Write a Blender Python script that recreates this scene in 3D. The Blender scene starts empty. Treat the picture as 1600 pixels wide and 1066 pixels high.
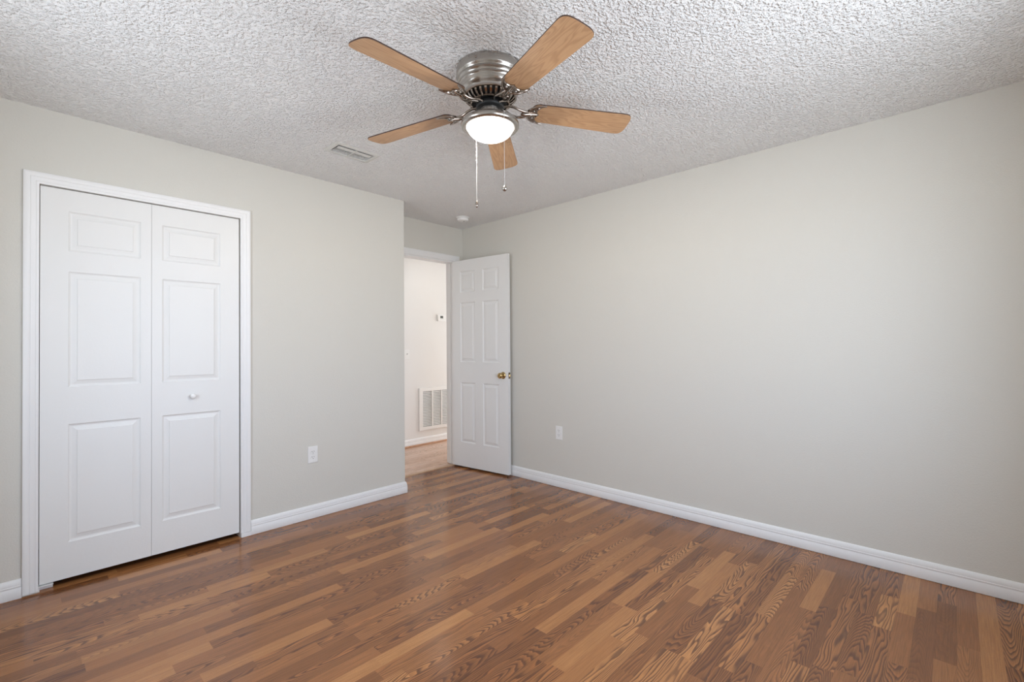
import bpy, bmesh, math, random
from mathutils import Vector, Matrix

random.seed(7)
scene = bpy.context.scene
COL = scene.collection
PI = math.pi

# ------------------------------------------------------------------ camera
HC = 1.21993                       # eye height
cam_data = bpy.data.cameras.new('camera')
cam_data.sensor_fit = 'HORIZONTAL'
cam_data.sensor_width = 36.0
cam_data.lens = 735.870128 / 1600.0 * 36.0
cam_data.clip_start = 0.02
cam = bpy.data.objects.new('camera', cam_data)
COL.objects.link(cam)
_yaw, _pitch, _roll = math.radians(46.71712), math.radians(0.56648), math.radians(-0.40089)
_f = Vector((math.sin(_yaw) * math.cos(_pitch), math.cos(_yaw) * math.cos(_pitch), math.sin(_pitch)))
_r = Vector((math.cos(_yaw), -math.sin(_yaw), 0.0))
_u = _r.cross(_f)
_r, _u = _r * math.cos(_roll) + _u * math.sin(_roll), _u * math.cos(_roll) - _r * math.sin(_roll)
_m = Matrix((_r, _u, -_f)).transposed().to_4x4()
_m.translation = Vector((0, 0, HC))
cam.matrix_world = _m
scene.camera = cam

# ------------------------------------------------------------------ world, light, exposure
SKY = 9.0
world = bpy.data.worlds.new('overcast_sky')
scene.world = world
world.use_nodes = True
wn = world.node_tree
wn.nodes.clear()
w_out = wn.nodes.new('ShaderNodeOutputWorld')
w_bg = wn.nodes.new('ShaderNodeBackground')
w_tc = wn.nodes.new('ShaderNodeTexCoord')
w_sep = wn.nodes.new('ShaderNodeSeparateXYZ')
w_ramp = wn.nodes.new('ShaderNodeValToRGB')
w_map = wn.nodes.new('ShaderNodeMapRange')
w_map.inputs['From Min'].default_value = -1.0
w_map.inputs['From Max'].default_value = 1.0
wn.links.new(w_tc.outputs['Generated'], w_sep.inputs[0])
wn.links.new(w_sep.outputs['Z'], w_map.inputs['Value'])
wn.links.new(w_map.outputs[0], w_ramp.inputs[0])
e = w_ramp.color_ramp.elements
e[0].position = 0.0
e[0].color = (0.86, 0.93, 1.02, 1)        # ground half of the world, brightened to light the ceiling
e[1].position = 1.0
e[1].color = (0.62, 0.78, 1.0, 1)
a = e.new(0.49); a.color = (0.88, 0.96, 1.06, 1)
a = e.new(0.52); a.color = (0.82, 0.97, 1.20, 1)
wn.links.new(w_ramp.outputs[0], w_bg.inputs['Color'])
w_bg.inputs['Strength'].default_value = SKY
wn.links.new(w_bg.outputs[0], w_out.inputs['Surface'])

WIN = (0.60, 2.28, 0.80, 2.06)            # the bedroom window, in the wall behind the camera: x0 x1 z0 z1
Y_FRONT = -0.38
FILL_WIN = (1.65, 2.40, 0.80, 2.06)            # unseen, added for fill light in the camera's left wall: y0 y1 z0 z1
X_NEAR = -0.34
def sky_portal(name, loc, rot, sx, sy):
    d = bpy.data.lights.new(name, 'AREA')
    d.shape = 'RECTANGLE'
    d.size, d.size_y = sx, sy
    d.cycles.is_portal = True
    o = bpy.data.objects.new(name, d)
    o.location = loc
    o.rotation_euler = rot
    COL.objects.link(o)
sky_portal('window_daylight', ((WIN[0] + WIN[1]) / 2, Y_FRONT - 0.115, (WIN[2] + WIN[3]) / 2), (PI / 2, 0, 0), WIN[1] - WIN[0], WIN[3] - WIN[2])
sky_portal('window_daylight', (X_NEAR - 0.115, (FILL_WIN[0] + FILL_WIN[1]) / 2, (FILL_WIN[2] + FILL_WIN[3]) / 2), (PI / 2, 0, -PI / 2), FILL_WIN[1] - FILL_WIN[0], FILL_WIN[3] - FILL_WIN[2])  # portal for the added fill window

LAMP_EMISSION = 9.0
HALL_CEIL_FILL = 2.2                          # unseen ceiling light added to brighten the hall, watts
BULB = 60.0                               # the bulb inside the bowl, watts
HALL_END_FILL = 19.0                           # area light added at the hall's end, standing in for daylight

scene.view_settings.view_transform = 'Standard'
scene.view_settings.look = 'None'
scene.view_settings.gamma = 1.0
scene.view_settings.use_curve_mapping = False
scene.view_settings.exposure = -0.09
scene.cycles.use_denoising = True
scene.cycles.max_bounces = 14
scene.cycles.diffuse_bounces = 9
scene.cycles.glossy_bounces = 5
scene.cycles.sample_clamp_indirect = 6.0

# ------------------------------------------------------------------ room measures (metres)
H = 2.44
XB = 3.23666        # right wall
YA = 3.35522        # closet wall
YC = 3.75515        # wall with the hall door
XA = 2.24957        # end of closet wall
XL = -0.34          # wall behind the camera's left
YH = 4.815          # far wall of the hall
CL = (0.093, 1.009, 2.053)      # closet opening x0 x1 top
DR = (2.402, 3.125, 2.090)      # hall door opening x0 x1 top
WT = 0.115

# ------------------------------------------------------------------ node helpers
class NT:
    def __init__(self, name):
        self.m = bpy.data.materials.new(name)
        self.m.use_nodes = True
        self.t = self.m.node_tree
        self.bsdf = self.t.nodes['Principled BSDF']
        self.out = self.t.nodes['Material Output']
    def n(self, typ, **kw):
        x = self.t.nodes.new(typ)
        for k, v in kw.items():
            setattr(x, k, v)
        return x
    def put(self, sock, v):
        if isinstance(v, bpy.types.NodeSocket):
            self.t.links.new(v, sock)
        elif v is not None:
            sock.default_value = v
    def math(self, op, a, b=None, c=None, clamp=False):
        x = self.n('ShaderNodeMath', operation=op, use_clamp=clamp)
        self.put(x.inputs[0], a); self.put(x.inputs[1], b); self.put(x.inputs[2], c)
        return x.outputs[0]
    def xyz(self, x=0.0, y=0.0, z=0.0):
        c = self.n('ShaderNodeCombineXYZ')
        self.put(c.inputs[0], x); self.put(c.inputs[1], y); self.put(c.inputs[2], z)
        return c.outputs[0]
    def coords(self):
        tc = self.n('ShaderNodeTexCoord')
        s = self.n('ShaderNodeSeparateXYZ')
        self.t.links.new(tc.outputs['Object'], s.inputs[0])
        return tc.outputs['Object'], s.outputs[0], s.outputs[1], s.outputs[2]
    def noise(self, vec, scale, detail=2.0, rough=0.5, dist=0.0):
        x = self.n('ShaderNodeTexNoise')
        self.put(x.inputs['Vector'], vec)
        x.inputs['Scale'].default_value = scale
        x.inputs['Detail'].default_value = detail
        x.inputs['Roughness'].default_value = rough
        x.inputs['Distortion'].default_value = dist
        return x.outputs['Fac']
    def smooth(self, v, a, b, lo=0.0, hi=1.0):
        x = self.n('ShaderNodeMapRange', interpolation_type='SMOOTHSTEP')
        self.put(x.inputs['Value'], v)
        x.inputs['From Min'].default_value = a
        x.inputs['From Max'].default_value = b
        x.inputs['To Min'].default_value = lo
        x.inputs['To Max'].default_value = hi
        return x.outputs[0]
    def mix(self, fac, a, b, blend='MIX'):
        x = self.n('ShaderNodeMix', data_type='RGBA', blend_type=blend)
        self.put(x.inputs[0], fac)
        self.put(x.inputs[6], a); self.put(x.inputs[7], b)
        return x.outputs[2]
    def ramp(self, fac, stops):
        x = self.n('ShaderNodeValToRGB')
        el = x.color_ramp.elements
        el[0].position, el[0].color = stops[0][0], (*stops[0][1], 1)
        el[1].position, el[1].color = stops[-1][0], (*stops[-1][1], 1)
        for p_, c_ in stops[1:-1]:
            k = el.new(p_); k.color = (*c_, 1)
        self.put(x.inputs[0], fac)
        return x.outputs[0]
    def bump(self, h, dist, strength=1.0):
        b = self.n('ShaderNodeBump')
        b.inputs['Distance'].default_value = dist
        b.inputs['Strength'].default_value = strength
        self.put(b.inputs['Height'], h)
        self.t.links.new(b.outputs[0], self.bsdf.inputs['Normal'])
    def set(self, **kw):
        names = {'color': 'Base Color', 'rough': 'Roughness', 'metal': 'Metallic', 'spec': 'Specular IOR Level',
                 'emit': 'Emission Color', 'strength': 'Emission Strength', 'aniso': 'Anisotropic', 'coat': 'Coat Weight'}
        for k, v in kw.items():
            self.put(self.bsdf.inputs[names[k]], v)
        return self

def srgb(r, g, b):
    f = lambda c: c / 255 / 12.92 if c / 255 <= 0.04045 else ((c / 255 + 0.055) / 1.055) ** 2.4
    return (f(r), f(g), f(b), 1.0)

def paint(name, color, rough=0.5, spec=0.4, bump=None):
    k = NT(name)
    obj_c, x, y, z = k.coords()
    if bump:
        scale, dist = bump
        k.bump(k.noise(obj_c, scale, 3.0, 0.55), dist)
    k.set(color=color, rough=rough, spec=spec)
    return k.m

M = {}
M['wall'] = paint('greige_wall_paint', (0.668, 0.652, 0.603, 1), 0.75, 0.25, (170.0, 0.0009))
M['hall_wall'] = paint('pale_hall_paint', (0.81, 0.80, 0.785, 1), 0.75, 0.25, (170.0, 0.0008))
M['trim'] = paint('white_trim_paint', (0.835, 0.835, 0.835, 1), 0.38, 0.45, (60.0, 0.0003))
M['door'] = paint('white_door_paint', (0.80, 0.80, 0.79, 1), 0.42, 0.4, (90.0, 0.0003))
M['plastic'] = paint('white_plastic', (0.83, 0.83, 0.82, 1), 0.35, 0.5)
M['slot'] = paint('dark_slot', (0.06, 0.06, 0.065, 1), 0.6, 0.3)
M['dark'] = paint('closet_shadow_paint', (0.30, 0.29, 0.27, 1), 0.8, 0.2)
M['gap'] = paint('subfloor_gap_shade', (0.05, 0.035, 0.025, 1), 0.9, 0.1)  # near black, painting in the shade of the doorway gap
M['vent'] = paint('white_enamel_vent', (0.66, 0.66, 0.63, 1), 0.45, 0.4)
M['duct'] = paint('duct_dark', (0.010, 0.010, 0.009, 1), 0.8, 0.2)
M['display'] = paint('thermostat_display', (0.10, 0.11, 0.10, 1), 0.25, 0.5)
M['black'] = paint('black_motor_paint', (0.012, 0.012, 0.012, 1), 0.45, 0.4)
M['blade_edge'] = paint('dark_brown_blade_edge', (0.055, 0.028, 0.02, 1), 0.5, 0.4)

def ceiling_mat(name, color):
    k = NT(name)
    o, x, y, z = k.coords()
    a = k.noise(o, 92.0, 1.5, 0.5, 0.15)
    b = k.noise(o, 210.0, 1.0, 0.5)
    h = k.math('ADD', k.smooth(a, 0.36, 0.78), k.math('MULTIPLY', b, 0.16))
    k.bump(h, 0.0075)
    k.set(color=color, rough=0.9, spec=0.15)
    return k.m
M['ceiling'] = ceiling_mat('white_popcorn_ceiling', (0.87, 0.87, 0.865, 1))

def floor_mat(name, stops, dark, rough, strip=0.0665, plen=0.54):
    k = NT(name)
    o, x, y, z = k.coords()
    yy = k.math('DIVIDE', k.math('SUBTRACT', y, 0.0105), strip)
    row = k.math('FLOOR', yy)
    fy = k.math('FRACT', yy)
    wr = k.n('ShaderNodeTexWhiteNoise', noise_dimensions='1D')
    k.put(wr.inputs['W'], row)
    w = k.math('ADD', k.math('DIVIDE', x, plen), k.math('MULTIPLY', wr.outputs['Value'], 913.7))
    vo = k.n('ShaderNodeTexVoronoi', voronoi_dimensions='1D', feature='F1')
    k.put(vo.inputs['W'], w)
    vo.inputs['Scale'].default_value = 1.0
    vo.inputs['Randomness'].default_value = 0.85
    wn2 = k.n('ShaderNodeTexWhiteNoise', noise_dimensions='1D')
    k.put(wn2.inputs['W'], vo.outputs['W'])
    sc = k.n('ShaderNodeSeparateColor')
    k.put(sc.inputs[0], wn2.outputs['Color'])
    r1, r2, r3 = sc.outputs
    tone = k.ramp(r1, stops)
    # growth rings: nested cathedral arches in some strips, long straight lines in others
    sc2 = k.n('ShaderNodeSeparateColor')
    wn3 = k.n('ShaderNodeTexWhiteNoise', noise_dimensions='1D')
    k.put(wn3.inputs['W'], k.math('ADD', vo.outputs['W'], 17.3))
    k.put(sc2.inputs[0], wn3.outputs['Color'])
    q1, q2, q3 = sc2.outputs
    px = k.math('ADD', k.math('MULTIPLY', x, 3.2), k.math('MULTIPLY', r2, 71.0))
    py = k.math('ADD', k.math('MULTIPLY', y, 21.0), k.math('MULTIPLY', r3, 53.0))
    pz = k.math('MULTIPLY', r1, 37.0)
    nz = k.noise(k.xyz(px, py, pz), 1.0, 1.6, 0.45, 0.2)
    yl = k.math('ADD', k.math('SUBTRACT', fy, 0.5), k.math('MULTIPLY', k.math('SUBTRACT', q1, 0.5), 0.7))
    sgn = k.math('SUBTRACT', k.math('MULTIPLY', k.math('GREATER_THAN', q3, 0.5), 2.0), 1.0)
    arch = k.math('ADD', k.math('MULTIPLY', k.math('MULTIPLY', yl, yl), 11.0),
                  k.math('MULTIPLY', k.math('MULTIPLY', x, sgn), k.math('ADD', 8.0, k.math('MULTIPLY', r3, 16.0))))
    strt = k.math('ADD', k.math('MULTIPLY', yl, k.math('ADD', 3.0, k.math('MULTIPLY', r3, 4.0))), k.math('MULTIPLY', x, 1.5))
    is_arch = k.math('GREATER_THAN', q2, 0.50)
    base_v = k.math('ADD', k.math('MULTIPLY', arch, is_arch), k.math('MULTIPLY', strt, k.math('SUBTRACT', 1.0, is_arch)))
    rings = k.math('FRACT', k.math('ADD', base_v, k.math('MULTIPLY', nz, 7.0)))
    line = k.math('MULTIPLY', k.smooth(rings, 0.0, 0.10), k.smooth(rings, 0.62, 0.22))
    edge = k.smooth(rings, 0.62, 1.0)
    amt = k.smooth(r2, 0.30, 0.62)
    # fine fibres
    fib = k.noise(k.xyz(k.math('MULTIPLY', x, 7.0), k.math('MULTIPLY', y, 260.0), pz), 1.0, 2.0, 0.6)
    fleck = k.noise(k.xyz(k.math('MULTIPLY', x, 210.0), k.math('MULTIPLY', y, 430.0), pz), 1.0, 1.0, 0.5)
    col = k.mix(k.math('MULTIPLY', k.math('MULTIPLY', line, amt), 0.82), tone, dark)
    lt = k.mix(1.0, col, (1.32, 1.26, 1.18, 1), 'MULTIPLY')
    col = k.mix(k.math('MULTIPLY', k.math('MULTIPLY', edge, amt), 0.75), col, lt)
    v = k.math('ADD', k.smooth(fib, 0.25, 0.75, 0.82, 1.16), k.smooth(fleck, 0.3, 0.75, -0.05, 0.06))
    hsv = k.n('ShaderNodeHueSaturation')
    k.put(hsv.inputs['Value'], v)
    k.put(hsv.inputs['Color'], col)
    # hairline joints between the strips
    jt = k.math('MINIMUM', fy, k.math('SUBTRACT', 1.0, fy))
    joint = k.smooth(jt, 0.0, 0.018, 0.74, 1.0)
    cc = k.n('ShaderNodeCombineColor')
    for i in range(3):
        k.put(cc.inputs[i], joint)
    fin = k.mix(1.0, hsv.outputs[0], cc.outputs[0], 'MULTIPLY')
    k.set(color=fin, spec=0.50)
    k.set(rough=k.smooth(fib, 0.2, 0.8, rough - 0.03, rough + 0.05))
    k.bump(k.math('ADD', fib, joint), 0.0002, 0.5)
    return k.m

M['floor'] = floor_mat('oak_strip_laminate',
    [(0.0, (0.200, 0.077, 0.028)), (0.22, (0.242, 0.095, 0.034)), (0.5, (0.292, 0.118, 0.042)), (0.8, (0.355, 0.151, 0.053)), (1.0, (0.430, 0.194, 0.071))],
    (0.095, 0.038, 0.019, 1), 0.165)
M['hall_floor'] = floor_mat('hall_strip_laminate',
    [(0.0, (0.52, 0.345, 0.255)), (0.5, (0.60, 0.41, 0.305)), (1.0, (0.66, 0.46, 0.35))],
    (0.30, 0.16, 0.10, 1), 0.20)

def wood_mat(name, c0, c1, c2, sx=3.0, sy=22.0):
    k = NT(name)
    o, x, y, z = k.coords()
    oi = k.n('ShaderNodeObjectInfo')
    rnd = oi.outputs['Random']
    nz = k.noise(k.xyz(k.math('ADD', k.math('MULTIPLY', x, sx), k.math('MULTIPLY', rnd, 41.0)),
                       k.math('MULTIPLY', y, sy), k.math('MULTIPLY', rnd, 17.0)), 1.0, 1.5, 0.45, 0.5)
    rings = k.math('FRACT', k.math('MULTIPLY', nz, 11.0))
    ln = k.math('MULTIPLY', k.smooth(rings, 0.0, 0.2), k.smooth(rings, 0.7, 0.3))
    fib = k.noise(k.xyz(k.math('MULTIPLY', x, 9.0), k.math('MULTIPLY', y, 210.0), rnd), 1.0, 2.0, 0.55)
    base = k.mix(fib, c1, c0)
    col = k.mix(k.math('MULTIPLY', ln, 0.55), base, c2)
    k.set(color=col, rough=0.42, spec=0.4)
    return k.m
M['blade'] = wood_mat('light_oak_blade', (0.53, 0.325, 0.178, 1), (0.46, 0.270, 0.142, 1), (0.35, 0.190, 0.095, 1))
M['strip_wood'] = wood_mat('pale_oak_strip', (0.62, 0.42, 0.27, 1), (0.55, 0.36, 0.23, 1), (0.45, 0.28, 0.17, 1))
M['shoe_wood'] = wood_mat('orange_oak_moulding', (0.52, 0.29, 0.17, 1), (0.45, 0.24, 0.14, 1), (0.36, 0.18, 0.10, 1))

def metal(name, color, rough, aniso=0.0, streak=0.0):
    k = NT(name)
    o, x, y, z = k.coords()
    if streak:
        ang = k.n('ShaderNodeMath', operation='ARCTAN2')
        s = k.noise(k.xyz(0.0, 0.0, k.math('MULTIPLY', z, 900.0)), 1.0, 1.0)
        k.set(rough=k.smooth(s, 0.2, 0.8, rough - streak, rough + streak))
    else:
        k.set(rough=rough)
    k.set(color=color, metal=1.0, aniso=aniso)
    return k.m
M['nickel'] = metal('brushed_nickel', (0.45, 0.425, 0.395, 1), 0.27, 0.0, 0.05)
M['pewter'] = metal('polished_dark_nickel', (0.36, 0.31, 0.27, 1), 0.18)
M['brass'] = metal('polished_brass', (0.55, 0.40, 0.19, 1), 0.20)
M['dull_brass'] = metal('dull_dark_brass', (0.22, 0.16, 0.09, 1), 0.35)
M['steel'] = metal('galvanised_steel', (0.70, 0.71, 0.72, 1), 0.35)
M['chain'] = metal('bead_chain_nickel', (0.80, 0.79, 0.77, 1), 0.35)

k = NT('lit_frosted_glass')                # glowing frosted glass that lets part of the bulb's light straight through
em = k.n('ShaderNodeEmission')
em.inputs['Color'].default_value = (1.0, 0.97, 0.92, 1)
em.inputs['Strength'].default_value = LAMP_EMISSION
tr = k.n('ShaderNodeBsdfTransparent')
mx = k.n('ShaderNodeMixShader')
mx.inputs[0].default_value = 0.5
k.t.links.new(em.outputs[0], mx.inputs[1]); k.t.links.new(tr.outputs[0], mx.inputs[2])
k.t.links.new(mx.outputs[0], k.out.inputs['Surface'])
M['bowl'] = k.m

k = NT('window_glass')
tr = k.n('ShaderNodeBsdfTransparent')
gl = k.n('ShaderNodeBsdfGlossy')
gl.inputs['Roughness'].default_value = 0.02
mx = k.n('ShaderNodeMixShader')
mx.inputs[0].default_value = 0.06
k.t.links.new(tr.outputs[0], mx.inputs[1]); k.t.links.new(gl.outputs[0], mx.inputs[2])
k.t.links.new(mx.outputs[0], k.out.inputs['Surface'])
M['glass'] = k.m

# ------------------------------------------------------------------ object helpers
def tag(o, label=None, cat=None, group=None, kind=None):
    if label: o['label'] = label
    if cat: o['category'] = cat
    if group: o['group'] = group
    if kind: o['kind'] = kind
    return o

def obj(name, bm, mats, parent=None, smooth=None, recalc=True, bevel=None):
    if recalc:
        bmesh.ops.recalc_face_normals(bm, faces=bm.faces)
    me = bpy.data.meshes.new(name)
    bm.to_mesh(me)
    bm.free()
    for m in (mats if isinstance(mats, (list, tuple)) else [mats]):
        me.materials.append(m)
    o = bpy.data.objects.new(name, me)
    COL.objects.link(o)
    if parent: o.parent = parent
    if smooth is not None:
        for p in me.polygons: p.use_smooth = True
        b2 = bmesh.new(); b2.from_mesh(me)
        for ed in b2.edges:
            if len(ed.link_faces) == 2 and ed.calc_face_angle(0) > smooth:
                ed.smooth = False
        b2.to_mesh(me); b2.free()
    if bevel:
        md = o.modifiers.new('bevel', 'BEVEL')
        md.width = bevel; md.segments = 2; md.limit_method = 'ANGLE'; md.angle_limit = 0.6
    return o

def empty(name, loc, parent=None):
    o = bpy.data.objects.new(name, None)
    o.empty_display_size = 0.05
    o.location = loc
    COL.objects.link(o)
    if parent: o.parent = parent
    return o

def add_box(bm, x0, x1, y0, y1, z0, z1, mtx=None):
    vs = [bm.verts.new((x, y, z)) for x in (x0, x1) for y in (y0, y1) for z in (z0, z1)]
    for f in ((0, 1, 3, 2), (4, 6, 7, 5), (0, 4, 5, 1), (2, 3, 7, 6), (0, 2, 6, 4), (1, 5, 7, 3)):
        bm.faces.new([vs[i] for i in f])
    if mtx: bmesh.ops.transform(bm, matrix=mtx, verts=vs)
    return vs

def box(name, x0, x1, y0, y1, z0, z1, m, parent=None, bevel=None):
    bm = bmesh.new(); add_box(bm, x0, x1, y0, y1, z0, z1)
    return obj(name, bm, m, parent, bevel=bevel)

def add_lathe(bm, prof, seg=48, mtx=None, cap0=False, cap1=False):
    rings = []; allv = []
    for r, z in prof:
        if r < 1e-5:
            v = [bm.verts.new((0, 0, z))]
        else:
            v = [bm.verts.new((r * math.cos(2 * PI * i / seg), r * math.sin(2 * PI * i / seg), z)) for i in range(seg)]
        rings.append(v); allv += v
    for a, b in zip(rings, rings[1:]):
        for i in range(seg):
            j = (i + 1) % seg
            if len(a) == 1 and len(b) == 1: continue
            if len(a) == 1: bm.faces.new((a[0], b[i], b[j]))
            elif len(b) == 1: bm.faces.new((a[i], b[0], a[j]))
            else: bm.faces.new((a[i], b[i], b[j], a[j]))
    if cap0 and len(rings[0]) > 1: bm.faces.new(rings[0])
    if cap1 and len(rings[-1]) > 1: bm.faces.new(rings[-1])
    if mtx: bmesh.ops.transform(bm, matrix=mtx, verts=allv)
    return allv

def add_tube(bm, pts, rad, seg=8):
    """tube along pts with one radius per point (or a single one), closed ends"""
    pts = [Vector(p) for p in pts]
    n = len(pts)
    rads = rad if isinstance(rad, (list, tuple)) else [rad] * n
    up = Vector((0, 0, 1)); prev = None; rings = []
    for i, p in enumerate(pts):
        t = (pts[min(i + 1, n - 1)] - pts[max(i - 1, 0)]).normalized()
        if prev is None:
            a = t.cross(up)
            if a.length < 1e-3: a = t.cross(Vector((1, 0, 0)))
            a.normalize()
        else:
            a = prev - t * prev.dot(t); a.normalize()
        prev = a
        b = t.cross(a)
        rings.append([bm.verts.new(p + (a * math.cos(2 * PI * k / seg) + b * math.sin(2 * PI * k / seg)) * rads[i]) for k in range(seg)])
    for r0, r1 in zip(rings, rings[1:]):
        for k in range(seg):
            j = (k + 1) % seg
            bm.faces.new((r0[k], r1[k], r1[j], r0[j]))
    bm.faces.new(rings[0]); bm.faces.new(rings[-1])

def add_prism(bm, outline, z0, z1, side_mat=0):
    lo = [bm.verts.new((x, y, z0)) for x, y in outline]
    hi = [bm.verts.new((x, y, z1)) for x, y in outline]
    bm.faces.new(lo); bm.faces.new(hi)
    n = len(outline)
    for i in range(n):
        f = bm.faces.new((lo[i], lo[(i + 1) % n], hi[(i + 1) % n], hi[i]))
        f.material_index = side_mat
    return lo + hi

def wall_mesh(u_rng, z_rng, holes, to3, thick):
    """slab with rectangular holes; to3(u, d, z) with d = 0 at the room face, thick at the back"""
    us = sorted({u_rng[0], u_rng[1]} | {h[0] for h in holes} | {h[1] for h in holes})
    zs = sorted({z_rng[0], z_rng[1]} | {h[2] for h in holes} | {h[3] for h in holes})
    us = [u for u in us if u_rng[0] <= u <= u_rng[1]]; zs = [z for z in zs if z_rng[0] <= z <= z_rng[1]]
    solid = {}
    for i in range(len(us) - 1):
        for j in range(len(zs) - 1):
            uc, zc = (us[i] + us[i + 1]) / 2, (zs[j] + zs[j + 1]) / 2
            solid[i, j] = not any(h[0] < uc < h[1] and h[2] < zc < h[3] for h in holes)
    bm = bmesh.new(); cache = {}
    def V(i, j, d):
        if (i, j, d) not in cache:
            cache[i, j, d] = bm.verts.new(to3(us[i], thick * d, zs[j]))
        return cache[i, j, d]
    for (i, j), s in solid.items():
        if not s: continue
        for d in (0, 1):
            bm.faces.new((V(i, j, d), V(i + 1, j, d), V(i + 1, j + 1, d), V(i, j + 1, d)))
        for di, dj, (p, q) in ((-1, 0, ((i, j), (i, j + 1))), (1, 0, ((i + 1, j), (i + 1, j + 1))),
                               (0, -1, ((i, j), (i + 1, j))), (0, 1, ((i, j + 1), (i + 1, j + 1)))):
            if not solid.get((i + di, j + dj), False):
                bm.faces.new((V(*p, 0), V(*q, 0), V(*q, 1), V(*p, 1)))
    return bm

def struct(name, bm, m, label, cat, parent=None, **kw):
    o = obj(name, bm, m, parent, **kw)
    return tag(o, label, cat, kind='structure')

def add_sweep(bm, path, prof, closed_ends=True):
    """profile (d = out from the wall, z) swept along a floor path; d goes to the RIGHT of the travel direction"""
    P = [Vector(p) for p in path]
    cols = []
    for i, p in enumerate(P):
        def nrm(a, b):
            t = (b - a).normalized(); return Vector((t.y, -t.x))
        if i == 0: off = nrm(P[0], P[1])
        elif i == len(P) - 1: off = nrm(P[-2], P[-1])
        else:
            n1, n2 = nrm(P[i - 1], p), nrm(p, P[i + 1])
            off = (n1 + n2) / (1 + n1.dot(n2))
        cols.append([bm.verts.new((p.x + off.x * d, p.y + off.y * d, z)) for d, z in prof])
    n = len(prof)
    for a, b in zip(cols, cols[1:]):
        for k in range(n):
            bm.faces.new((a[k], b[k], b[(k + 1) % n], a[(k + 1) % n]))
    bm.faces.new(cols[0]); bm.faces.new(cols[-1])

BASE_PROF = [(0, 0.0015), (0.0135, 0.0015), (0.0145, 0.004), (0.0145, 0.052), (0.0128, 0.0545), (0.0128, 0.0565), (0.0140, 0.0585),
             (0.0140, 0.0635), (0.0120, 0.0655), (0.0120, 0.0680), (0.0118, 0.074), (0.0098, 0.083), (0.0062, 0.0905), (0.003, 0.0935), (0, 0.0940)]

CASING_PROF = [(0.0, 0.0), (0.0, 0.008), (0.003, 0.0105), (0.010, 0.0115), (0.013, 0.0100), (0.016, 0.0120), (0.030, 0.0140), (0.033, 0.0125),
               (0.036, 0.0150), (0.046, 0.0165), (0.052, 0.0165), (0.0565, 0.0145), (0.058, 0.010), (0.058, 0.0)]

def add_casing(bm, x0, x1, top, bot_l, bot_r, y, sgn=-1.0, prof=CASING_PROF):
    """door casing round an opening in a wall at y; sgn = direction of the room"""
    cols = []
    for u, z, ou, oz in ((x0, bot_l, -1, 0), (x0, top, -1, 1), (x1, top, 1, 1), (x1, bot_r, 1, 0)):
        cols.append([bm.verts.new((u + ou * w, y + sgn * d, z + oz * w)) for w, d in prof])
    n = len(prof)
    for a, b in zip(cols, cols[1:]):
        for k_ in range(n):
            bm.faces.new((a[k_], b[k_], b[(k_ + 1) % n], a[(k_ + 1) % n]))
    bm.faces.new(cols[0]); bm.faces.new(cols[-1])

def panel_leaf(bm, w, h, z0, thick, panels, both=False):
    """moulded panel door leaf; local x = width, front face at y = 0 (towards -y), back at y = thick"""
    xs = sorted({0.0, w} | {p[0] for p in panels} | {p[1] for p in panels})
    zs = sorted({z0, z0 + h} | {p[2] for p in panels} | {p[3] for p in panels})
    loops = [(0.0, 0.0), (0.003, 0.0035), (0.008, 0.0065), (0.013, 0.0072), (0.017, 0.0066), (0.033, 0.0030), (0.0345, 0.0006), (0.0365, 0.0)]
    def face_side(y, s):
        cache = {}
        def V(x, z):
            key = (round(x, 5), round(z, 5))
            if key not in cache: cache[key] = bm.verts.new((x, y, z))
            return cache[key]
        for i in range(len(xs) - 1):
            for j in range(len(zs) - 1):
                a, b, c, d = xs[i], xs[i + 1], zs[j], zs[j + 1]
                xc, zc = (a + b) / 2, (c + d) / 2
                hit = [p for p in panels if p[0] < xc < p[1] and p[2] < zc < p[3]]
                if not hit:
                    bm.faces.new((V(a, c), V(b, c), V(b, d), V(a, d)))
                elif hit[0][0] == a and hit[0][2] == c and hit[0][1] == b and hit[0][3] == d:
                    prev = [V(a, c), V(b, c), V(b, d), V(a, d)]
                    for ins, dep in loops[1:]:
                        yy = y + s * dep
                        cur = [bm.verts.new(q) for q in ((a + ins, yy, c + ins), (b - ins, yy, c + ins), (b - ins, yy, d - ins), (a + ins, yy, d - ins))]
                        for q in range(4):
                            r = (q + 1) % 4
                            bm.faces.new((prev[q], prev[r], cur[r], cur[q]))
                        prev = cur
                    bm.faces.new(prev)
        return V
    Vf = face_side(0.0, 1.0)
    if both:
        Vb = face_side(thick, -1.0)
    else:
        cb = {}
        def Vb(x, z):
            key = (round(x, 5), round(z, 5))
            if key not in cb: cb[key] = bm.verts.new((x, thick, z))
            return cb[key]
        for i in range(len(xs) - 1):
            for j in range(len(zs) - 1):
                bm.faces.new((Vb(xs[i], zs[j]), Vb(xs[i + 1], zs[j]), Vb(xs[i + 1], zs[j + 1]), Vb(xs[i], zs[j + 1])))
    for j in range(len(zs) - 1):
        for x in (0.0, w):
            bm.faces.new((Vf(x, zs[j]), Vf(x, zs[j + 1]), Vb(x, zs[j + 1]), Vb(x, zs[j])))
    for i in range(len(xs) - 1):
        for z in (z0, z0 + h):
            bm.faces.new((Vf(xs[i], z), Vf(xs[i + 1], z), Vb(xs[i + 1], z), Vb(xs[i], z)))

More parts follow.
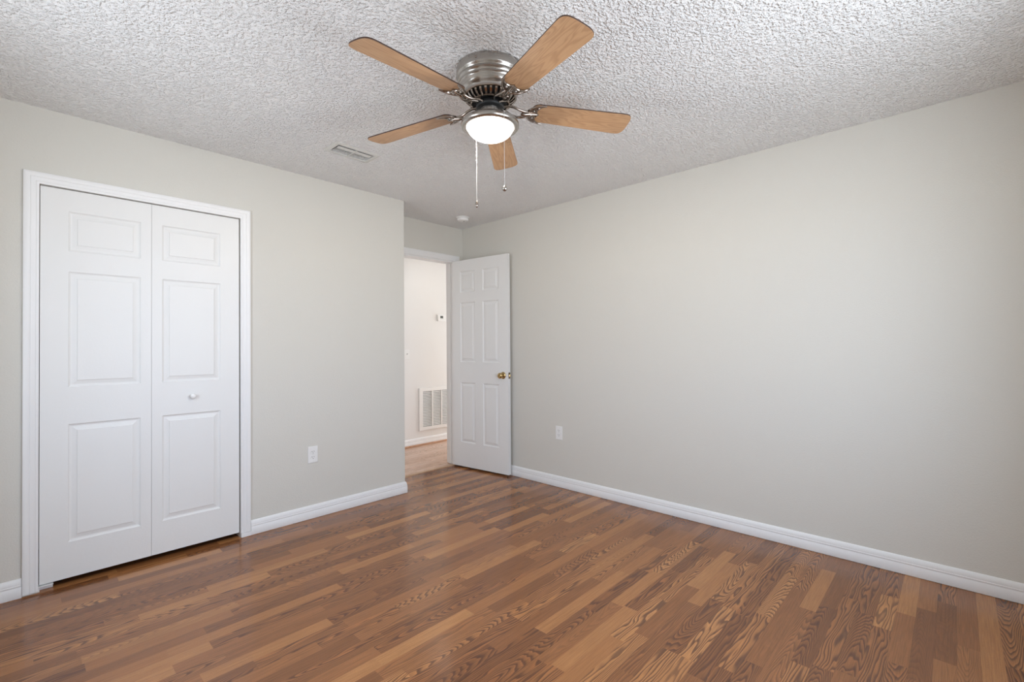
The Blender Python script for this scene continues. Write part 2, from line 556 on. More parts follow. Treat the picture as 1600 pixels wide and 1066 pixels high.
# ================================================================== THE ROOM SHELL
X_HALL1 = 5.2
bm = wall_mesh((XL - 0.10, XB + 0.10), (Y_FRONT - 0.10, YC - 0.012), [], lambda u, d, v: (u, v, -d), 0.012)
struct('floor', bm, M['floor'], 'brown oak strip laminate floor of the bedroom', 'floor')
bm = wall_mesh((XA - 0.1, X_HALL1), (YC + 0.022, YH + 0.1), [], lambda u, d, v: (u, v, -d), 0.012)
struct('floor_hall', bm, M['hall_floor'], 'paler pinkish laminate floor of the hall beyond the doorway', 'floor')
bm = bmesh.new(); add_box(bm, XL - 0.1, X_HALL1, Y_FRONT - 0.1, YH + 0.1, -0.10, -0.0125)
struct('floor_base', bm, M['gap'], 'base under the laminate, coloured dark as the shade in the doorway joint', 'floor')
VENT = (1.343, 1.582, 2.684, 2.804)
bm = wall_mesh((XL - 0.12, XB + 0.12), (Y_FRONT - 0.12, YC + WT), [VENT], lambda u, d, v: (u, v, H + d), 0.08)
struct('ceiling', bm, M['ceiling'], 'white popcorn textured ceiling of the bedroom', 'ceiling')
bm = wall_mesh((XA - 0.1, X_HALL1), (YC + WT, YH + 0.1), [], lambda u, d, v: (u, v, H + d), 0.08)
struct('ceiling_hall', bm, M['ceiling'], 'white ceiling of the hall beyond the doorway', 'ceiling')

bm = wall_mesh((XL - WT, XA), (0.0, H), [(CL[0], CL[1], -1, CL[2])], lambda u, d, z: (u, YA + d, z), WT)
struct('wall_left', bm, M['wall'], 'greige bedroom wall holding the closet doors', 'wall')
bm = wall_mesh((YA + WT, YC), (0.0, H), [], lambda u, d, z: (XA - d, u, z), WT)
struct('wall_alcove', bm, M['wall'], 'short return wall of the door alcove beside the closet wall', 'wall')
bm = wall_mesh((XA - WT, XB), (0.0, H), [(DR[0], DR[1], -1, DR[2])], lambda u, d, z: (u, YC + d, z), WT)
struct('wall_back', bm, M['wall'], 'greige wall over and around the hall doorway', 'wall')
bm = wall_mesh((Y_FRONT - WT, YC + WT), (0.0, H), [], lambda u, d, z: (XB + d, u, z), WT)
struct('wall_right', bm, M['wall'], 'long plain greige wall on the right', 'wall')
bm = wall_mesh((XL - WT, XB), (0.0, H), [WIN], lambda u, d, z: (u, Y_FRONT - d, z), WT)
struct('wall_front', bm, M['wall'], 'greige window wall behind the camera', 'wall')
bm = wall_mesh((Y_FRONT, YA), (0.0, H), [FILL_WIN], lambda u, d, z: (XL - d, u, z), WT)
struct('wall_near', bm, M['wall'], 'greige wall beside the camera opposite the long plain wall', 'wall')
# hall walls
bm = wall_mesh((XA - WT, X_HALL1), (0.0, H), [], lambda u, d, z: (u, YH + d, z), 0.08)
struct('wall_hall', bm, M['hall_wall'], 'pale far wall of the hall with the return air grille', 'wall')
bm = wall_mesh((YC + WT, YH), (0.0, H), [], lambda u, d, z: (XA - d, u, z), 0.08)
add = wall_mesh((YC + WT, YH), (0.0, H), [], lambda u, d, z: (X_HALL1 + d, u, z), 0.08)
tmp = bpy.data.meshes.new('t'); add.to_mesh(tmp); add.free(); bm.from_mesh(tmp); bpy.data.meshes.remove(tmp)
add_box(bm, XB + WT, X_HALL1, YC + 0.03, YC + WT, 0, H)
struct('wall_hall_side', bm, M['hall_wall'], 'pale end walls of the hall out of the doorway view', 'wall')
# closet interior
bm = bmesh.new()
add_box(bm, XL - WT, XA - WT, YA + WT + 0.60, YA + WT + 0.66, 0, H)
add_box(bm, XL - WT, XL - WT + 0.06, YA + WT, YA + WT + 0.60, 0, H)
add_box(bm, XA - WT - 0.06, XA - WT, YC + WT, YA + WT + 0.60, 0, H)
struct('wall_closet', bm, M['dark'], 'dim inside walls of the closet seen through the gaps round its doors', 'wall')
bm = bmesh.new(); add_box(bm, XL - WT, XA - WT, YC - 0.012, YA + WT + 0.66, -0.012, 0)
struct('floor_closet', bm, M['floor'], 'laminate floor at the back of the closet', 'floor')
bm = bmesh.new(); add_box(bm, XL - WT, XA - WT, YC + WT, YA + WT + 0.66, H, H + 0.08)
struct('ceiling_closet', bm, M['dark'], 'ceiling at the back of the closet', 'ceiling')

# unseen windows: one inferred behind the camera, one added to brighten the room
def window(name, loc, rot, width, hh, label):
    wd = tag(empty(name, loc), label, 'window', kind='structure')
    wd.rotation_euler = (0, 0, rot)
    bm = bmesh.new()
    hw = width / 2
    for b in ((-hw, -hw + 0.04, 0, hh), (hw - 0.04, hw, 0, hh), (-hw + 0.04, hw - 0.04, 0, 0.04), (-hw + 0.04, hw - 0.04, hh - 0.04, hh), (-hw + 0.04, hw - 0.04, hh / 2 - 0.02, hh / 2 + 0.02)):
        add_box(bm, b[0], b[1], -0.09, -0.04, b[2], b[3])
    obj('window_frame', bm, M['trim'], wd)
    box('window_sill', -hw - 0.03, hw + 0.03, 0.001, 0.03, -0.022, -0.002, M['trim'], wd, bevel=0.003)
    box('window_pane', -hw + 0.04, hw - 0.04, -0.068, -0.064, 0.04, hh / 2 - 0.02, M['glass'], wd)
    box('window_pane', -hw + 0.04, hw - 0.04, -0.068, -0.064, hh / 2 + 0.02, hh - 0.04, M['glass'], wd)
window('window_1', ((WIN[0] + WIN[1]) / 2, Y_FRONT, WIN[2]), 0.0, WIN[1] - WIN[0], WIN[3] - WIN[2], 'white framed bedroom window in the wall behind the camera')
window('fill_window', (XL, (FILL_WIN[0] + FILL_WIN[1]) / 2, FILL_WIN[2]), -PI / 2, FILL_WIN[1] - FILL_WIN[0], FILL_WIN[3] - FILL_WIN[2], 'white framed unseen window added beside the camera to brighten the room')

# baseboards
def baseboard(name, path, label, prof=BASE_PROF, m='trim'):
    bm = bmesh.new(); add_sweep(bm, path, prof)
    return struct(name, bm, M[m], label, 'baseboard', smooth=0.7)
baseboard('baseboard_left', [(CL[1] + 0.0585, YA), (XA, YA), (XA, YC)], 'white moulded baseboard between the closet casing and the alcove corner')
baseboard('baseboard_left_end', [(XL, YA), (CL[0] - 0.0585, YA)], 'short white baseboard left of the closet casing')
baseboard('baseboard_right', [(XB, YC), (XB, Y_FRONT)], 'long white moulded baseboard along the plain right wall')
baseboard('baseboard_front', [(XB - 0.015, Y_FRONT), (XL + 0.015, Y_FRONT)], 'white baseboard under the window behind the camera')
baseboard('baseboard_near', [(XL, Y_FRONT), (XL, YA - 0.015)], 'white baseboard on the wall beside the camera')
baseboard('baseboard_hall', [(XA, YH), (X_HALL1, YH)], 'white baseboard along the far hall wall')
SHOE = [(0.0148, 0.0008), (0.0310, 0.0008), (0.0305, 0.008), (0.0275, 0.0145), (0.0220, 0.0185), (0.0148, 0.0200)]
bm = bmesh.new(); add_sweep(bm, [(XA, YH), (X_HALL1, YH)], SHOE)
struct('trim_3', bm, M['shoe_wood'], 'orange oak shoe moulding at the foot of the hall baseboard', 'trim', smooth=0.7)
# oak reducer at the doorway
bm = bmesh.new()
T = [(YC - 0.006, 0.0005), (YC - 0.005, 0.0045), (YC + 0.002, 0.0075), (YC + 0.022, 0.0080), (YC + 0.032, 0.0050), (YC + 0.036, 0.0005), (YC + 0.021, -0.012), (YC - 0.004, -0.012)]
lo = [bm.verts.new((DR[0] + 0.0, y, z)) for y, z in T]; hi = [bm.verts.new((DR[1] - 0.0, y, z)) for y, z in T]
bm.faces.new(lo); bm.faces.new(hi)
for i in range(len(T)): bm.faces.new((lo[i], lo[(i + 1) % len(T)], hi[(i + 1) % len(T)], hi[i]))
struct('trim_4', bm, M['strip_wood'], 'pale oak threshold strip across the hall doorway', 'trim')

# casings and jambs
bm = bmesh.new(); add_casing(bm, CL[0], CL[1], CL[2], 0.010, 0.030, YA)
struct('trim_1', bm, M['trim'], 'white fluted casing round the closet doors', 'door casing', smooth=0.6)
bm = bmesh.new(); add_box(bm, CL[1] + 0.0005, CL[1] + 0.0580, YA - 0.0155, YA - 0.0002, 0.0015, 0.0285)
struct('trim_5', bm, M['trim'], 'small white filler block under the right leg of the closet casing', 'trim', bevel=0.001)
bm = bmesh.new(); add_casing(bm, DR[0] - 0.004, DR[1] + 0.004, DR[2] + 0.002, 0.002, 0.002, YC)
struct('trim_2', bm, M['trim'], 'white casing round the hall doorway', 'door casing', smooth=0.6)
bm = bmesh.new()
jt = 0.012
add_box(bm, DR[0], DR[0] + jt, YC - 0.002, YC + WT + 0.002, 0.0085, DR[2])
add_box(bm, DR[1] - jt, DR[1], YC - 0.002, YC + WT + 0.002, 0.0085, DR[2])
add_box(bm, DR[0] + jt, DR[1] - jt, YC - 0.002, YC + WT + 0.002, DR[2] - jt, DR[2])
for a_, b_ in ((DR[0] + jt, DR[0] + jt + 0.010), (DR[1] - jt - 0.010, DR[1] - jt)):
    add_box(bm, a_, b_, YC + 0.042, YC + 0.075, 0.0085, DR[2] - jt)
struct('trim_6', bm, M['trim'], 'white jamb lining of the hall doorway', 'door jamb', bevel=0.001)

# ================================================================== CLOSET DOORS
d1 = tag(empty('door_1', (CL[0], YA, 0.0)), 'white six panel bifold closet doors standing shut', 'closet door', kind='structure')
LZ0, LZ1 = 0.034, 2.047
rows = [(0.217, 0.828), (1.020, 1.622), (1.729, 1.936)]
def leaf(x0, x1, px0, px1):
    bm = bmesh.new()
    panel_leaf(bm, x1 - x0, LZ1 - LZ0, LZ0, 0.033, [(px0 - x0, px1 - x0, a, b) for a, b in rows])
    o = obj('door_leaf', bm, M['door'], d1)
    o.location = (x0 - CL[0], 0.003, 0)
    return o
lf1 = leaf(0.0958, 0.5486, 0.201, 0.500)
lf2 = leaf(0.5500, 1.0025, 0.599, 0.897)
KN = [(0.0, -0.030), (0.006, -0.0298), (0.012, -0.028), (0.0155, -0.0245), (0.0165, -0.020), (0.0150, -0.0155), (0.0105, -0.012), (0.0075, -0.009), (0.0080, -0.004), (0.0100, 0.0)]
bm = bmesh.new(); add_lathe(bm, KN, 28, Matrix.Rotation(-PI / 2, 4, 'X') @ Matrix.Identity(4), cap1=True)
kb = obj('door_knob', bm, M['plastic'], lf2, smooth=0.8)
kb.location = (0.748 - 0.5500, -0.0002, 0.930)
bm = bmesh.new()
add_box(bm, 0.0005, 0.054, -0.004, 0.034, 0.0245, 0.0285); add_box(bm, 0.0005, 0.004, 0.002, 0.034, 0.0005, 0.0245)
add_box(bm, 0.004, 0.054, 0.030, 0.034, 0.0005, 0.0245)
add_lathe(bm, [(0.005, 0.0285), (0.005, 0.0335)], 12, Matrix.Translation((0.025, 0.019, 0)), True, True)
obj('pivot_bracket', bm, M['trim'], d1)
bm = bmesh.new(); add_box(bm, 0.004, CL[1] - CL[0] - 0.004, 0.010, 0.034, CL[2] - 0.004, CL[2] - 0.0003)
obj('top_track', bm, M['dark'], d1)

# ================================================================== HALL DOOR, open against the right wall
ang = math.radians(-83.5623)
d2 = tag(empty('door_2', (3.083, 3.740, 0.0)), 'white six panel bedroom door standing open against the right wall', 'door', kind='structure')
d2.rotation_euler = (0, 0, ang)
W2, T2 = 0.7135, 0.035
cols2 = [(0.113, 0.307), (0.407, 0.604)]
rows2 = [(0.257, 0.855), (1.060, 1.655), (1.757, 1.968)]
bm = bmesh.new()
panel_leaf(bm, W2, 2.081 - 0.017, 0.017, T2, [(c0, c1, a, b) for c0, c1 in cols2 for a, b in rows2], both=True)
lf = obj('door_leaf', bm, M['door'], d2)
# local +y is the side towards the right wall; the side facing the camera is y = 0
ROS = [(0.0, -0.011), (0.012, -0.0108), (0.020, -0.0095), (0.0285, -0.0065), (0.0325, -0.003), (0.0330, 0.0)]
KNB = [(0.0, -0.062), (0.010, -0.0618), (0.0185, -0.060), (0.0245, -0.0555), (0.0270, -0.049), (0.0255, -0.042), (0.0200, -0.0355), (0.0135, -0.031), (0.0105, -0.026), (0.0105, -0.016), (0.0125, -0.0105)]
for side in (1, -1):
    R_ = Matrix.Rotation(-PI / 2, 4, 'X') if side == 1 else Matrix.Rotation(PI / 2, 4, 'X')
    bm = bmesh.new(); add_lathe(bm, KNB, 32, R_, cap1=True)
    kb2 = obj('door_knob', bm, M['brass'], d2, smooth=0.9)
    kb2.location = (W2 - 0.060, 0.0 if side == 1 else T2, 0.941)
    kb2['label'] = 'polished brass door knob'
    bm = bmesh.new(); add_lathe(bm, ROS, 32, R_, cap1=True)
    obj('rosette', bm, M['brass'], kb2, smooth=0.9)
bm = bmesh.new(); add_box(bm, W2, W2 + 0.0012, T2 / 2 - 0.0125, T2 / 2 + 0.0125, 0.941 - 0.0285, 0.941 + 0.0285)
lp = obj('latch_plate', bm, M['dull_brass'], d2); lp['label'] = 'dark brass latch plate on the door edge'
bm = bmesh.new(); add_prism(bm, [(W2 + 0.0012, -0.007), (W2 + 0.0105, 0.002), (W2 + 0.0105, 0.007), (W2 + 0.0012, 0.007)], -0.008, 0.008)
lb = obj('latch_bolt', bm, M['brass'], lp); lb.location = (0, T2 / 2, 0.941)
for zc in (0.24, 1.04, 1.86):
    bm = bmesh.new()
    add_lathe(bm, [(0.0, -0.050), (0.004, -0.0490), (0.0055, -0.045), (0.0055, 0.045), (0.004, 0.0490), (0.0, 0.050)], 14, Matrix.Translation((-0.007, T2 - 0.004, zc)))
    add_box(bm, -0.0022, -0.0004, 0.006, T2 - 0.008, zc - 0.044, zc + 0.044)
    obj('hinge', bm, M['trim'], d2, smooth=0.8)

# ================================================================== CEILING FAN
FX, FY = 1.449, 1.488
fan = tag(empty('ceiling_fan', (FX, FY, H)), 'brushed nickel hugger ceiling fan with five light oak blades and a lit bowl', 'ceiling fan')
def fpart(name, bm, m, parent=None, **kw):
    return obj(name, bm, m, parent or fan, **kw)
dz = lambda prof: [(r, z - H) for r, z in prof]
HOUS = dz([(0.136, 2.4398), (0.1465, 2.438), (0.148, 2.430), (0.148, 2.404), (0.1465, 2.400), (0.1415, 2.396), (0.1395, 2.391), (0.1420, 2.387),
           (0.1425, 2.383), (0.1385, 2.379), (0.1355, 2.375), (0.1345, 2.371), (0.1365, 2.368), (0.1365, 2.365), (0.1325, 2.361), (0.1315, 2.357), (0.1290, 2.346),
           (0.1240, 2.336), (0.1180, 2.331), (0.1160, 2.327), (0.1170, 2.323), (0.1150, 2.319), (0.107, 2.3175)])
bm = bmesh.new(); add_lathe(bm, HOUS, 72)
fpart('motor_housing', bm, M['nickel'], smooth=0.75)
for a_ in (0.4, 0.4 + PI / 2, 0.4 + PI, 0.4 + 1.5 * PI):
    bm = bmesh.new()
    add_lathe(bm, [(0.0, 0.0045), (0.003, 0.0040), (0.0045, 0.002), (0.0045, 0.0)], 12,
              Matrix.Translation((0.148 * math.cos(a_), 0.148 * math.sin(a_), 2.417 - H)) @ Matrix.Rotation(a_, 4, 'Z') @ Matrix.Rotation(PI / 2, 4, 'Y'))
    fpart('canopy_screw', bm, M['pewter'], smooth=0.8)
# vent ring: fins round a black core
bm = bmesh.new(); add_lathe(bm, dz([(0.104, 2.322), (0.100, 2.312), (0.082, 2.2965), (0.070, 2.293), (0.0, 2.293)]), 48)
fpart('motor_core', bm, M['black'], smooth=0.9)
bm = bmesh.new()
NF = 30
for i in range(NF):
    a_ = 2 * PI * i / NF
    mt = Matrix.Rotation(a_, 4, 'Z')
    w_ = 0.0048
    pts = dz([(0.1120, 2.3180), (0.1085, 2.3060), (0.0980, 2.2955), (0.0850, 2.2885)])
    q = [[bm.verts.new(mt @ Vector((r - ins, s * w_ * (r / 0.11), z + ins * 0.6))) for s in (-1, 1)] for ins in (0.0, 0.006) for r, z in pts]
    n_ = len(pts)
    for j in range(n_ - 1):
        o0, o1, i0, i1 = q[j], q[j + 1], q[j + n_], q[j + n_ + 1]
        bm.faces.new((o0[0], o0[1], o1[1], o1[0])); bm.faces.new((i0[0], i1[0], i1[1], i0[1]))
        bm.faces.new((o0[0], o1[0], i1[0], i0[0])); bm.faces.new((o0[1], i0[1], i1[1], o1[1]))
fpart('vent_fins', bm, M['pewter'])
bm = bmesh.new()
add_lathe(bm, dz([(0.1175, 2.3210), (0.1185, 2.3175), (0.1165, 2.3140), (0.1115, 2.3135), (0.1100, 2.3175), (0.1115, 2.3210), (0.1175, 2.3210)]), 60)
add_lathe(bm, dz([(0.0870, 2.2930), (0.0880, 2.2890), (0.0850, 2.2860), (0.0800, 2.2865), (0.0790, 2.2900), (0.0870, 2.2930)]), 48)
fpart('vent_ring', bm, M['pewter'], smooth=0.9)
bm = bmesh.new(); add_lathe(bm, dz([(0.0, 2.292), (0.058, 2.292), (0.062, 2.288), (0.062, 2.272), (0.058, 2.268), (0.0, 2.268)]), 48)
fpart('rotor', bm, M['black'], smooth=0.8)
# switch housing, light fitter and bowl
bm = bmesh.new()
add_lathe(bm, dz([(0.0, 2.267), (0.040, 2.267), (0.0425, 2.265), (0.0425, 2.236), (0.0440, 2.232), (0.0, 2.232)]), 40)
fpart('switch_housing', bm, M['nickel'], smooth=0.7)
bm = bmesh.new()
add_lathe(bm, dz([(0.040, 2.2325), (0.052, 2.2315), (0.072, 2.2270), (0.094, 2.2205), (0.112, 2.2135), (0.1225, 2.2070), (0.1275, 2.1990), (0.1285, 2.1925),
                  (0.1270, 2.1865), (0.1220, 2.1820), (0.1130, 2.1795), (0.1055, 2.1820), (0.1030, 2.1875), (0.1020, 2.195), (0.060, 2.215), (0.040, 2.2325)]), 72)
fpart('light_fitter', bm, M['nickel'], smooth=0.8)
bm = bmesh.new()
bowl = [(0.1025, 2.1895)]
for i in range(1, 13):
    t = i / 12 * PI / 2
    bowl.append((0.1020 * math.cos(t) ** 0.9 if i < 12 else 0.0, 2.1875 - 0.058 * math.sin(t)))
add_lathe(bm, dz(bowl), 56)
gb = fpart('glass_bowl', bm, M['bowl'], smooth=1.2)
gb['label'] = 'glowing frosted glass bowl'
bl = bpy.data.lights.new('bulb', 'POINT')
bl.energy = BULB; bl.shadow_soft_size = 0.035; bl.color = (1.0, 0.93, 0.82)
bo = bpy.data.objects.new('bulb', bl)
bo.location = (0, 0, 2.168 - H); bo.parent = fan
COL.objects.link(bo)

# blades
def blade_outline():
    r0, r1, w0, w1 = 0.188, 0.660, 0.114, 0.138
    half = lambda r: (w0 + (w1 - w0) * (r - 0.22) / 0.39) / 2
    pts = []
    c = 0.050
    sg = lambda v, p_: math.copysign(abs(v) ** p_, v)
    for i in range(33):                         # rounded tip
        t = -PI / 2 + PI * i / 32
        pts.append((r1 - c + c * sg(math.cos(t), 2 / 3.4), half(r1 - c) * sg(math.sin(t), 2 / 3.4)))
    c2 = 0.030
    for i in range(7):
        t = PI / 2 + i / 6 * PI / 2
        pts.append((r0 + c2 + c2 * math.cos(t), half(r0) - c2 + c2 * math.sin(t)))
    for i in range(7):
        t = PI + i / 6 * PI / 2
        pts.append((r0 + c2 + c2 * math.cos(t), -half(r0) + c2 + c2 * math.sin(t)))
    return pts
bm = bmesh.new()
add_prism(bm, blade_outline(), 0.0, 0.0058, side_mat=1)
blade = fpart('blade', bm, [M['blade'], M['blade_edge']], bevel=0.0012)
blade['label'] = 'light oak fan blade with a dark brown edge'

def bracket_mesh():
    bm = bmesh.new()
    # crescent plate under the blade root: horns along both edges, scalloped outer line
    out = []
    def curve(p0, p1, p2, n, skip=False):
        for i in range(1 if skip else 0, n + 1):
            t = i / n
            out.append(((1 - t) ** 2 * p0[0] + 2 * t * (1 - t) * p1[0] + t * t * p2[0], (1 - t) ** 2 * p0[1] + 2 * t * (1 - t) * p1[1] + t * t * p2[1]))
    curve((0.168, 0.0), (0.168, 0.048), (0.246, 0.0585), 12)           # outer back, upper horn
    curve((0.246, 0.0585), (0.214, 0.052), (0.209, 0.028), 8, True)    # inside the upper horn
    curve((0.209, 0.028), (0.207, 0.012), (0.222, 0.0), 6, True)       # centre point
    m_ = [(x, -y) for x, y in out]
    full = out + m_[::-1][1:-1]
    vs = add_prism(bm, full, -0.0065, -0.0003)
    # raised rim and spine on the plate
    rim = [(x, y, -0.0062) for x, y in out[:13]]
    add_tube(bm, rim, [0.0052 - 0.0030 * (i / 12) ** 2 for i in range(13)], 8)
    add_tube(bm, [(x, -y, z) for x, y, z in rim], [0.0052 - 0.0030 * (i / 12) ** 2 for i in range(13)], 8)
    inn = [(x, y, -0.0060) for x, y in out[12:]]
    n_ = len(inn)
    rr = [0.0022 + 0.0016 * math.sin(PI * i / (n_ - 1)) for i in range(n_)]
    add_tube(bm, inn, rr, 6); add_tube(bm, [(x, -y, z) for x, y, z in inn], rr, 6)
    add_tube(bm, [(0.166, 0, -0.006), (0.190, 0, -0.009), (0.222, 0, -0.0055)], [0.006, 0.0078, 0.002], 8)
    # forked arm curving up to the rotor
    for s in (1, -1):
        add_tube(bm, [(0.172, s * 0.012, -0.007), (0.150, s * 0.019, -0.0125), (0.126, s * 0.025, -0.012), (0.102, s * 0.027, -0.004), (0.082, s * 0.022, 0.003), (0.064, s * 0.014, 0.005), (0.052, s * 0.012, 0.005)],
                 [0.0060, 0.0062, 0.0058, 0.0058, 0.0062, 0.0070, 0.0060], 8)
    add_tube(bm, [(0.180, 0, -0.008), (0.160, 0, -0.013), (0.140, 0, -0.013)], [0.009, 0.0085, 0.005], 8)
    add_tube(bm, [(0.150, 0.019, -0.0125), (0.143, 0.0, -0.014), (0.150, -0.019, -0.0125)], 0.0045, 8)
    return bm
br = obj('blade_bracket', bracket_mesh(), M['pewter'], blade, smooth=0.9)
br['label'] = 'polished dark nickel crescent bracket'
# screws are child meshes of the blade as well
def screw_bm():
    bm = bmesh.new()
    for x_, y_ in ((0.196, 0.022), (0.196, -0.022), (0.186, 0.0)):
        add_lathe(bm, [(0.0, -0.0128), (0.003, -0.0122), (0.0046, -0.010), (0.0046, -0.006)], 12, Matrix.Translation((x_, y_, 0.0 if y_ else -0.004)))
    return bm
sw = obj('bracket_screws', screw_bm(), M['nickel'], blade, smooth=0.9)

PH0, ZB, PIT = -3.121, 2.2705, None
dang = (0.994, -1.167, 0.431, 1.105, -0.760)
droop = (-0.040, -0.050, -0.042, -0.021, -0.041)
pitch = (-11.772, -10.693, -11.378, -11.452, -9.355)
for i in range(5):
    b = blade if i == 0 else blade.copy()
    if i:
        COL.objects.link(b)
        for ch in (br, sw):
            c = ch.copy(); c.parent = b; COL.objects.link(c)
    a_ = PH0 - i * 2 * PI / 5 + math.radians(dang[i])
    be = math.radians(pitch[i])
    rad = Vector((math.cos(a_), math.sin(a_), droop[i])).normalized()
    tan = Vector((-math.sin(a_) * math.cos(be), math.cos(a_) * math.cos(be), math.sin(be)))
    zz = rad.cross(tan).normalized(); tan = zz.cross(rad)
    mm = Matrix((rad, tan, zz)).transposed().to_4x4()
    mm.translation = Vector((0, 0, ZB - 0.2 * droop[i] - H))
    b.parent = fan
    b.matrix_local = mm

# pull chains, hanging over the fitter rim
def chain(px, py, z_top, z_end, m_pend):
    bm = bmesh.new()
    d = Vector((px, py, 0)); l = d.length; d.normalize()
    add_tube(bm, [d * 0.043 + Vector((0, 0, 2.248 - H)), d * 0.085 + Vector((0, 0, 2.2275 - H)), d * 0.118 + Vector((0, 0, 2.2155 - H)), d * (l - 0.0015) + Vector((0, 0, 2.2035 - H)), d * l + Vector((0, 0, 2.190 - H)),
                  d * l + Vector((0, 0, (2.19 + z_end) / 2 - H)), d * l + Vector((0, 0, z_end + 0.012 - H))], 0.00115, 6)
    c = fpart('pull_chain', bm, M['chain'], smooth=0.9)
    bm = bmesh.new()
    return c, d * l
c1, p1 = chain(1.409 - FX, 1.363 - FY, 2.24, 1.876, None)
bm = bmesh.new()
add_lathe(bm, [(0.0, 0.0125), (0.0025, 0.012), (0.0045, 0.010), (0.0100, 0.005), (0.0118, 0.0), (0.0100, -0.0055), (0.0055, -0.010), (0.0, -0.0115)], 20)
pd = fpart('pendant', bm, M['nickel'], c1, smooth=0.8); pd.location = p1 + Vector((0, 0, 1.876 - H))
c2, p2 = chain(1.485 - FX, 1.618 - FY, 2.24, 1.884, None)
bm = bmesh.new()
add_lathe(bm, [(0.0, 0.0165), (0.0022, 0.016), (0.0035, 0.012), (0.0060, 0.004), (0.0072, -0.004), (0.0060, -0.0125), (0.0030, -0.016), (0.0, -0.0165)], 16)
pd = fpart('pendant', bm, M['pewter'], c2, smooth=0.8); pd.location = p2 + Vector((0, 0, 1.882 - H))

# ================================================================== CEILING VENT
vx0, vx1, vy0, vy1 = 1.313, 1.612, 2.656, 2.832
vt = tag(empty('ceiling_vent', ((vx0 + vx1) / 2, (vy0 + vy1) / 2, H)), 'white metal supply air register with curved louvers on the popcorn ceiling', 'air vent')
hx, hy = (vx1 - vx0) / 2, (vy1 - vy0) / 2
ix, iy = hx - 0.030, hy - 0.028
bm = bmesh.new()
def ring_quad(bm, o, i):
    for q in range(4):
        r = (q + 1) % 4
        bm.faces.new((o[q], o[r], i[r], i[q]))
L_ = []
for ex, ey, z in ((hx, hy, -0.0003), (hx, hy, -0.0022), (hx - 0.012, hy - 0.012, -0.0062), (ix + 0.003, iy + 0.003, -0.0070), (ix, iy, -0.0055), (ix, iy, -0.0003)):
    L_.append([bm.verts.new(v) for v in ((-ex, -ey, z), (ex, -ey, z), (ex, ey, z), (-ex, ey, z))])
for a_, b_ in zip(L_, L_[1:]): ring_quad(bm, a_, b_)
ring_quad(bm, L_[-1], L_[0])
obj('frame', bm, M['vent'], vt)
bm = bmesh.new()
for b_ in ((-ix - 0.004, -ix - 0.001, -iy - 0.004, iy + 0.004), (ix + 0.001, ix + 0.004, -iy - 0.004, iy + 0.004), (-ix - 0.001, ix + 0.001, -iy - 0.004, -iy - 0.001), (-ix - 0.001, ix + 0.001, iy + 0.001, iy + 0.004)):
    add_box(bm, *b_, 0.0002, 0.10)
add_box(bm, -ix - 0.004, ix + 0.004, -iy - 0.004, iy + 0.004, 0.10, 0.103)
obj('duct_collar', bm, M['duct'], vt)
box('divider', -0.005, 0.005, -iy + 0.0005, iy - 0.0005, -0.0068, 0.012, M['vent'], vt)
bm = bmesh.new()
for sx in (-1, 1):
    xa, xb = (sx * 0.0065, sx * (ix - 0.008))
    # nearest louver lies almost flat, the others rise towards the near side
    for y_a, z_a, y_b, z_b, sag in ((-iy + 0.0165, -0.0050, -iy + 0.053, -0.0056, -0.0014), (-iy + 0.0660, -0.0058, -iy + 0.0755, -0.0034, -0.0004),
                                    (-iy + 0.0810, -0.0058, -iy + 0.0905, -0.0034, -0.0004), (-iy + 0.0960, -0.0058, -iy + 0.1055, -0.0034, -0.0004)):
        secs = []
        for q in range(7):
            t = q / 6
            secs.append((y_a + (y_b - y_a) * t, z_a + (z_b - z_a) * t + sag * math.sin(PI * t)))
        for (ya, za), (yb, zb) in zip(secs, secs[1:]):
            add_vs = [bm.verts.new(v) for v in ((xa, ya, za), (xb, ya, za), (xb, yb, zb), (xa, yb, zb), (xa, ya, za + 0.0009), (xb, ya, za + 0.0009), (xb, yb, zb + 0.0009), (xa, yb, zb + 0.0009))]
            for f in ((0, 1, 2, 3), (4, 7, 6, 5), (0, 4, 5, 1), (3, 2, 6, 7), (0, 3, 7, 4), (1, 5, 6, 2)):
                bm.faces.new([add_vs[i] for i in f])
obj('louvers', bm, M['vent'], vt)

# ================================================================== SMOKE DETECTOR
sd = tag(empty('smoke_detector', (2.931, 3.392, H)), 'small round white smoke detector on the ceiling above the hall door', 'smoke detector')
bm = bmesh.new()
add_lathe(bm, [(0.060, -0.0003), (0.062, -0.003), (0.062, -0.009), (0.058, -0.011), (0.0, -0.011)], 40)
obj('mounting_base', bm, M['plastic'], sd, smooth=0.7)
bm = bmesh.new()
add_lathe(bm, [(0.050, -0.0112), (0.0535, -0.014), (0.0530, -0.026), (0.0500, -0.032), (0.040, -0.036), (0.026, -0.037), (0.0245, -0.0355), (0.0, -0.0355)], 40)
obj('cover', bm, M['plastic'], sd, smooth=0.7)
bm = bmesh.new(); add_lathe(bm, [(0.006, -0.0357), (0.006, -0.0375), (0.0, -0.0378)], 14)
o = obj('test_button', bm, M['slot'], sd); o.location = (0.010, -0.006, 0)

